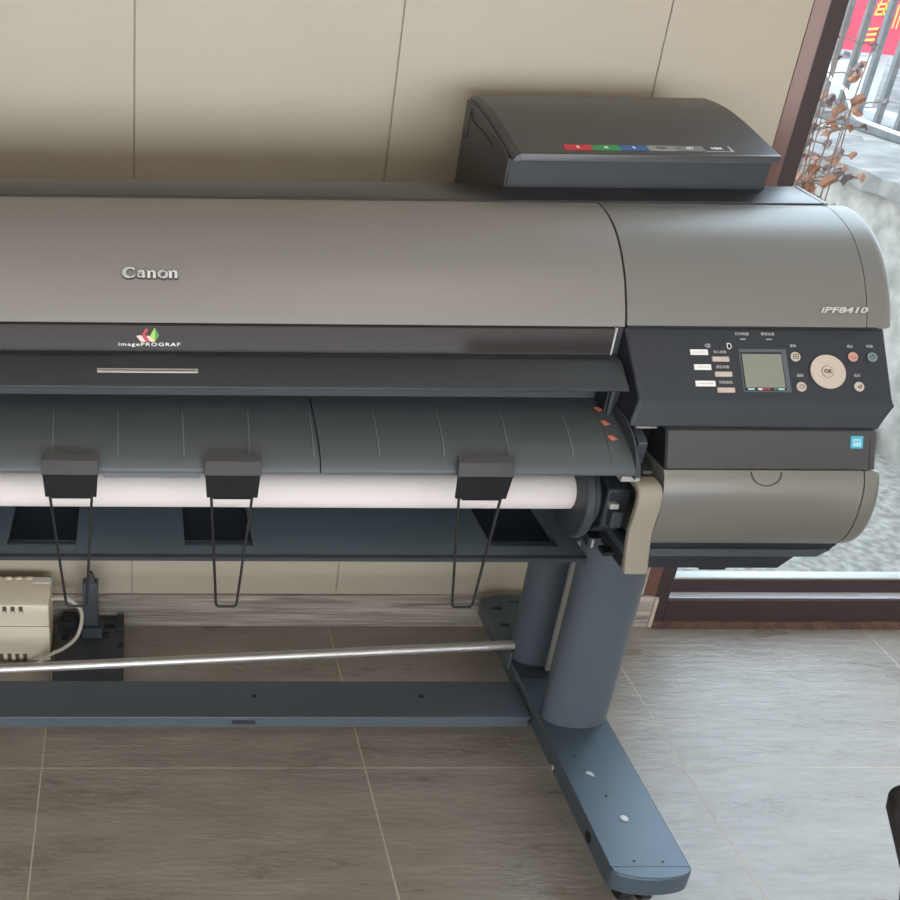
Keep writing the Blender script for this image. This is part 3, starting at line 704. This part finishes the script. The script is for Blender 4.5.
# ---- stand
def rounded_foot(x0, x1, y0, y1, nose):
    pts = [(x1,y0),(x1,y1)]
    c = (x0+x1)/2; hw = (x1-x0)/2
    pts = []
    for i in range(13):
        t = pi*i/12; pts.append((c-hw*cos(t), y0-nose*sin(t)**.8 if 0 < i < 12 else y0))
    for i in range(13):
        t = pi*i/12; pts.append((c+hw*cos(t), y1+nose*.9*sin(t)**.8 if 0 < i < 12 else y1))
    return pts
def leg_side(x0, detail):
    x1 = x0+.128; c = (x0+x1)/2
    pts = rounded_foot(x0, x1, 1.121, 1.815, .024)
    fo = G().zprism(pts, .062, .100).build('foot', M['foot'], P, bevel=.0025)
    G().box(x0+.001, x1-.001, 1.1205, 1.1212, .0995, .1003).build('foot_crease', M['dark'], fo)
    if detail:
        def dot(nm, m, x, y, r, h=.0004, seg=20): G().cyl((x,y,.0995), (x,y,.1000+h), r, seg).build(nm, m, fo)
        # half-moon hole, small holes and screw
        g = G(); n = 14; g.zprism([(.7903+.0070*cos(pi*i/n-.5), 1.3128+.0085*sin(pi*i/n-.5)) for i in range(n+1)], .0995, .1004); g.build('foot_hole', M['bar'], fo)
        dot('foot_hole', M['deep'], .7992, 1.2654, .0025); dot('foot_hole', M['deep'], .7800, 1.358, .0018)
        dot('foot_hole', M['deep'], .7901, 1.1316, .0020); dot('foot_hole', M['deep'], .8352, 1.1296, .0020)
        dot('foot_screw', M['bar'], .8092, 1.2159, .0062, .0022); 
        for hx, hy in ((.7746,1.7888),(.7734,1.7304)): G().box(hx-.010,hx+.010,hy-.005,hy+.005,.0995,.1004).build('foot_slot', M['deep'], fo)
        G().box(.806,.826,1.808,1.813,.0995,.1004).build('foot_slot', M['deep'], fo)
        G().cyl((x0-.0025,1.361,.070),(x0+.001,1.361,.070),.0055,16).build('foot_screw', M['silver'], fo)
        G().cyl((x0-.0006,1.1976,.079),(x0+.001,1.1976,.079),.0105,20).build('foot_hole', M['deep'], fo)
    for y in (1.150, 1.775):
        G().cyl((c,y,.040),(c,y,.0622),.014,16).build('caster_stem', M['silver'], fo)
        for s_ in (-1,1): G().cyl((c+s_*.008,y,.022),(c+s_*.026,y,.022),.022,24).build('caster_wheel', M['black'], fo, bevel=.003)
    G().zprism([(c+.0040+.0605*cos(2*pi*i/48), 1.462+.036*sin(2*pi*i/48)) for i in range(48)], .1002, .60).build('stand_column', M['stand'], P, smooth=True)
    G().zprism([(c+.0025+.0630*cos(2*pi*i/48), 1.634+.037*sin(2*pi*i/48)) for i in range(48)], .1002, .60).build('stand_column', M['stand'], P, smooth=True)
    if detail:
        G().box(.8075, .8255, 1.584, 1.592, .1002, .40).build('cable_channel', M['bar'], P, bevel=.001)
        G().box(.8265, .8400, 1.580, 1.592, .1002, .40).build('channel_edge', M['black'], P)
        G().box(x0+.004, x1-.004, 1.563, 1.596, .1002, .1014).build('column_plate', M['dark'], P)
    G().box(x0-.004, x0-.0002, 1.61, 1.642, .085, .124).build('rod_bracket', M['stand'], P, bevel=.001)
leg_side(.7475, True)
leg_side(-.760, False)
beam = G().box(-.6318, .7470, 1.4750, 1.5763, .0575, .0820).build('cross_beam', M['stand'], P, bevel=.0015)
for hx in (.2328, .553, -.30): G().cyl((hx,1.533,.0815),(hx,1.533,.0824),.0050,16).build('beam_hole', M['deep'], beam)
g = G(); g.yprism([(.2085+.0165*(1 if cos(t)>0 else -1)+.0062*cos(t), .0700+.0048*sin(t)) for t in [2*pi*i/24+.01 for i in range(24)]], 1.4743, 1.476)
g.build('beam_slot', M['panel'], beam)
G().box(.741,.746,1.4742,1.476,.066,.076).build('beam_slot', M['deep'], beam)
rod = G().tube([(-.64,1.524,.1305),(.7525,1.6276,.1305)], .0092, 20).build('basket_rod', M['silver'], P, smooth=True)
G().tube([(.700,1.6237,.1305),(.704,1.6240,.1305)], .0104, 20).build('rod_collar', M['bar'], rod)

# ---- ink tank cover (top right)
ip = [(1.5150,1.0980),(1.5150,1.1080)]+smooth2([(1.5155,1.1085),(1.550,1.1155),(1.585,1.1235),(1.640,1.1355),(1.690,1.1435),(1.730,1.1462),(1.770,1.1465)],4)
tk = G().prism(ip+[(1.770,1.0980)], .5540, .9330).build('ink_tank_cover', M['tank'], P, bevel=.0012)
# sloping left shoulder
a_ = ip[1:]; n = len(a_)
v = [(.5539,d,h-.0002) for d,h in a_]+[(.5475,d+.0005,h-.004) for d,h in a_]+[(.5455,d+.0008,h-.0105) for d,h in a_]
f = [(i,i+1,n+i+1,n+i) for i in range(n-1)]+[(n+i,n+i+1,2*n+i+1,2*n+i) for i in range(n-1)]
v += [(.5539,d,h-.0105) for d,h in a_]; f += [(2*n+i,2*n+i+1,3*n+i+1,3*n+i) for i in range(n-1)]+[(3*n+i,3*n+i+1,i+1,i) for i in range(n-1)]
f += [(0,n,2*n,3*n),(n-1,4*n-1,3*n-1,2*n-1)]
link('cover_shoulder', v, f, M['tank'], tk, smooth=True)
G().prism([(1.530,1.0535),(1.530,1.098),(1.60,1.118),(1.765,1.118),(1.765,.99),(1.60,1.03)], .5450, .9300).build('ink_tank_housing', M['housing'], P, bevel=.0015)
G().prism([(1.531,1.056),(1.5285,1.0985),(1.550,1.1055),(1.585,1.1135),(1.640,1.1260),(1.690,1.1345),(1.752,1.1415),(1.768,1.1405),(1.770,1.00),(1.60,1.03)], .5420, .5450).build('tank_side_panel', M['tank'], P, bevel=.0008)
g = G(); g.tube(smooth_path([(.5418,1.600,1.098),(.5418,1.65,1.1085),(.5418,1.70,1.112),(.5418,1.725,1.118),(.5418,1.735,1.132)],5), .0008, 6); g.build('side_seam', M['deep'], P)
g = G(); g.tube([(.5418,1.735,1.125),(.5418,1.738,1.085),(.5418,1.760,1.086)], .0007, 6); g.build('side_seam', M['deep'], P)
G().cyl((.9302,1.548,1.076),(.936,1.548,1.076),.006,12).build('hinge_pin', M['black'], P)
# label strip on the lid
Q = Plane((0,1.515,1.108), (1,0,0), (0,.070,.0155))
segs = [('red',.6230,.6640,'R'),('green',.6640,.7050,'G'),('blue',.7050,.7460,'B'),('grey1',.7460,.7870,'PGY'),('grey2',.7870,.8285,'GY'),('matte',.8285,.8660,'MBK')]
g = G(); Q.rect(g, .8280, .8690, .0135, .0315, -.001, .0006); g.build('label_frame', M['greyprint'], tk)
for c_, a0, a1, tx in segs:
    g = G(); Q.rect(g, a0, a1-.0006, .0145, .0305, -.001, .0010); lb = g.build('ink_label', M[c_], tk)
    Q.text('label_lettering', tx, (a0+a1)/2, .0225, .0085, M['white'] if c_ != 'grey1' else M['matte'], tk, z=.0011, bold=.0003)
g = G(); Q.rect(g, .706, .768, .0035, .0065, -.001, .0008); g.build('lid_slot', M['dark'], tk)

# ================================================================== THINGS AROUND
pr = thing('paper_roll', 'white paper roll loaded under the curved dark output guide', 'paper roll', (.08,1.268,.662))
G().cyl((-.48,1.268,.6945),(.6160,1.268,.6945),.0270,48).build('paper', M['paper'], pr, smooth=True, angle=50)
G().cyl((-.50,1.268,.6945),(-.481,1.268,.6945),.018,32).build('core', M['black'], pr)

ups = thing('power_unit', 'beige plastic power unit with vent slots on the floor below the printer', 'power unit', (-.30,1.79,0))
body = G().prism([(1.737,0),(1.734,.088),(1.737,.0905),(1.737,.1400),(1.745,.1440),(1.834,.1440),(1.836,0)], -.50, -.1715).build('casing', M['beige'], ups, bevel=.002)
G().box(-.50,-.1713,1.7352,1.7385,.0885,.0898).build('casing_seam', M['beige_d'], ups)
for k in range(9):
    xx = -.2285-.0165*k
    G().box(xx-.0042, xx+.0042, 1.7350, 1.7380, .121, .139).build('vent_slot', M['beige_d'], ups, bevel=.001)
    G().box(xx-.0030, xx+.0030, 1.7345, 1.7352, .122, .128).build('slot_sill', M['beige'], ups)
    G().box(xx+.0040-.0042, xx+.0040+.0042, 1.7345, 1.7375, .0, .018).build('vent_slot', M['beige_d'], ups, bevel=.001)
for k in range(4): G().box(-.29+.022*k, -.278+.022*k, 1.826, 1.833, .1438, .1462).build('top_rib', M['beige'], ups)
G().box(-.212,-.172,1.812,1.832,.1439,.1450).build('rating_label', M['white'], ups)
cab = G().tube(smooth_path([(-.1705,1.80,.112),(-.150,1.797,.116),(-.128,1.79,.114),(-.108,1.779,.098),(-.107,1.757,.078),(-.118,1.737,.058),(-.142,1.722,.044),(-.172,1.712,.034),(-.198,1.708,.014),(-.235,1.704,.0046),(-.31,1.70,.0044),(-.48,1.69,.0044)],8), .0040, 10)
cab = cab.build('power_cable', M['cable'], smooth=True); tag(cab, 'off-white cable curling from the beige power unit to the floor', 'cable')

pt = thing('support_plate', 'flat dark blue-grey steel plate on the floor at the wall, right of beige unit', 'metal plate', (-.09,1.75,0))
G().box(-.162, -.0175, 1.600, 1.842, 0, .030).build('plate', M['navy'], pt, bevel=.0015)
G().box(-.150, -.120, 1.800, 1.840, .0301, .050).build('raised_block', M['black'], pt, bevel=.001)
G().box(-.034, -.0175, 1.795, 1.842, .0301, .042).build('corner_post', M['panel'], pt, bevel=.001)
for a in ((-.150,-.136,1.765,1.785),(-.066,-.050,1.785,1.792),(-.062,-.050,1.774,1.780),(-.066,-.062,1.774,1.792),(-.034,-.022,1.740,1.746),(-.028,-.018,1.748,1.756),(-.060,-.038,1.806,1.822)):
    G().box(a[0],a[1],a[2],a[3],.0295,.0306).build('plate_slot', M['deep'], pt)
up = thing('standing_adapter', 'narrow black upright plug adapter standing on the steel plate', 'adapter', (-.088,1.80,.031))
G().box(-.107, -.063, 1.772, 1.806, .0303, .054).build('foot_block', M['navy'], up, bevel=.0015)
G().box(-.1035, -.072, 1.782, 1.803, .0542, .165).build('casing', M['navy'], up, bevel=.002)
G().add([(-.098,1.785,.1652),(-.078,1.785,.1652),(-.078,1.801,.1652),(-.098,1.801,.1652),(-.092,1.789,.186),(-.084,1.789,.186),(-.084,1.797,.186),(-.092,1.797,.186)],
    [(0,1,5,4),(1,2,6,5),(2,3,7,6),(3,0,4,7),(4,5,6,7),(0,3,2,1)]).build('top_plug', M['black'], up)

# chair whose back corner peeks in at bottom right
ch = thing('chair', 'black plastic chair with only its curved back corner in view, bottom right', 'chair', (.86,.45,0))
v = []
out = []
for i in range(9): t = pi/2*i/8; out.append((.6588+.014*(1-cos(t)), .7480+.012*sin(t)))
pts = [(.750,.50),(.706,.647),(.662,.732)]+out+[(1.10,.770)]+[(1.152-.022*(1-cos(pi/2*(8-i)/8)), .746+.022*sin(pi/2*(8-i)/8)) for i in range(9)]+[(1.10,.50)]
G().yprism(pts, .635, .655).build('backrest', M['chair'], ch, bevel=.006, segs=3)
G().zprism([(.66,.19),(1.12,.19),(1.12,.64),(.66,.64)], .43, .462).build('seat', M['chair'], ch, bevel=.012, segs=3)
for sx in (.68, 1.10):
    for sy in (.22, .63): G().cyl((sx,sy,0),(sx,sy,.43),.013,16).build('leg', M['silver'], ch)
for sx in (.715, 1.08): G().box(sx-.012,sx+.012,.62,.6345,.455,.52).build('back_bracket', M['silver'], ch)

# ================================================================== LIGHT
w = bpy.data.worlds.new('overcast_sky'); S.world = w; w.use_nodes = True
bg = w.node_tree.nodes['Background']
tc = w.node_tree.nodes.new('ShaderNodeTexCoord'); sp = w.node_tree.nodes.new('ShaderNodeSeparateXYZ'); rp = w.node_tree.nodes.new('ShaderNodeValToRGB')
rp.color_ramp.elements[0].position = .0; rp.color_ramp.elements[0].color = (.78,.87,.97,1)
rp.color_ramp.elements[1].position = .8; rp.color_ramp.elements[1].color = (.66,.83,1.0,1)
w.node_tree.links.new(tc.outputs['Generated'], sp.inputs[0]); w.node_tree.links.new(sp.outputs['Z'], rp.inputs[0]); w.node_tree.links.new(rp.outputs[0], bg.inputs['Color'])
bg.inputs['Strength'].default_value = 6.5

def area(name, loc, rot, sx, sy, power, col, portal=False):
    l = bpy.data.lights.new(name, 'AREA'); l.shape = 'RECTANGLE'; l.size = sx; l.size_y = sy; l.energy = power; l.color = col
    o = bpy.data.objects.new(name, l); COL.objects.link(o); o.location = loc; o.rotation_euler = rot
    if portal: l.cycles.is_portal = True
    return o
# two ceiling lamps of the room, warm white
for i, (lx_, ly_) in enumerate(((-1.0,-.3),(.9,-.3))):
    t = thing('ceiling_lamp', 'warm white ceiling lamp', 'lamp', (lx_,ly_,2.70), 'ceiling lamps')
    G().box(lx_-.32,lx_+.32,ly_-.32,ly_+.32,2.70,2.749).build('lamp_housing', M['ceiling'], t)
    area('lamp_light', (lx_,ly_,2.695), (0,0,0), .6, .6, 5, (1,.93,.84))
area('front_fill_light', (.3,-3.15,.90), (radians(90),0,0), 5.0, 1.45, 60, (1,.94,.88))  # added frontal fill lamp, set at an assumed opening behind the camera

# ================================================================== CAMERA
pit, yaw, rol = radians(28.117), radians(1.379), radians(.982)
F = Vector((sin(yaw)*cos(pit), cos(yaw)*cos(pit), -sin(pit))); R = Vector((cos(yaw), -sin(yaw), 0)); Uv = R.cross(F)
R2 = R*cos(rol)+Uv*sin(rol); U2 = -R*sin(rol)+Uv*cos(rol)
cam = bpy.data.cameras.new('camera'); co = bpy.data.objects.new('camera', cam); COL.objects.link(co)
mw = Matrix((R2, U2, -F)).transposed().to_4x4(); mw.translation = Vector((0,0,1.432)); co.matrix_world = mw
cam.sensor_width = 36; cam.sensor_fit = 'HORIZONTAL'; cam.lens = 1045.4/900*36; cam.shift_x = (450-155.5)/900; cam.shift_y = 0
cam.clip_start = .02; cam.clip_end = 200
S.camera = co
S.view_settings.view_transform = 'Standard'; S.view_settings.look = 'None'; S.view_settings.exposure = 0; S.view_settings.gamma = 1
S.view_settings.use_curve_mapping = False
S.cycles.use_denoising = True; S.cycles.max_bounces = 8; S.cycles.transparent_max_bounces = 8
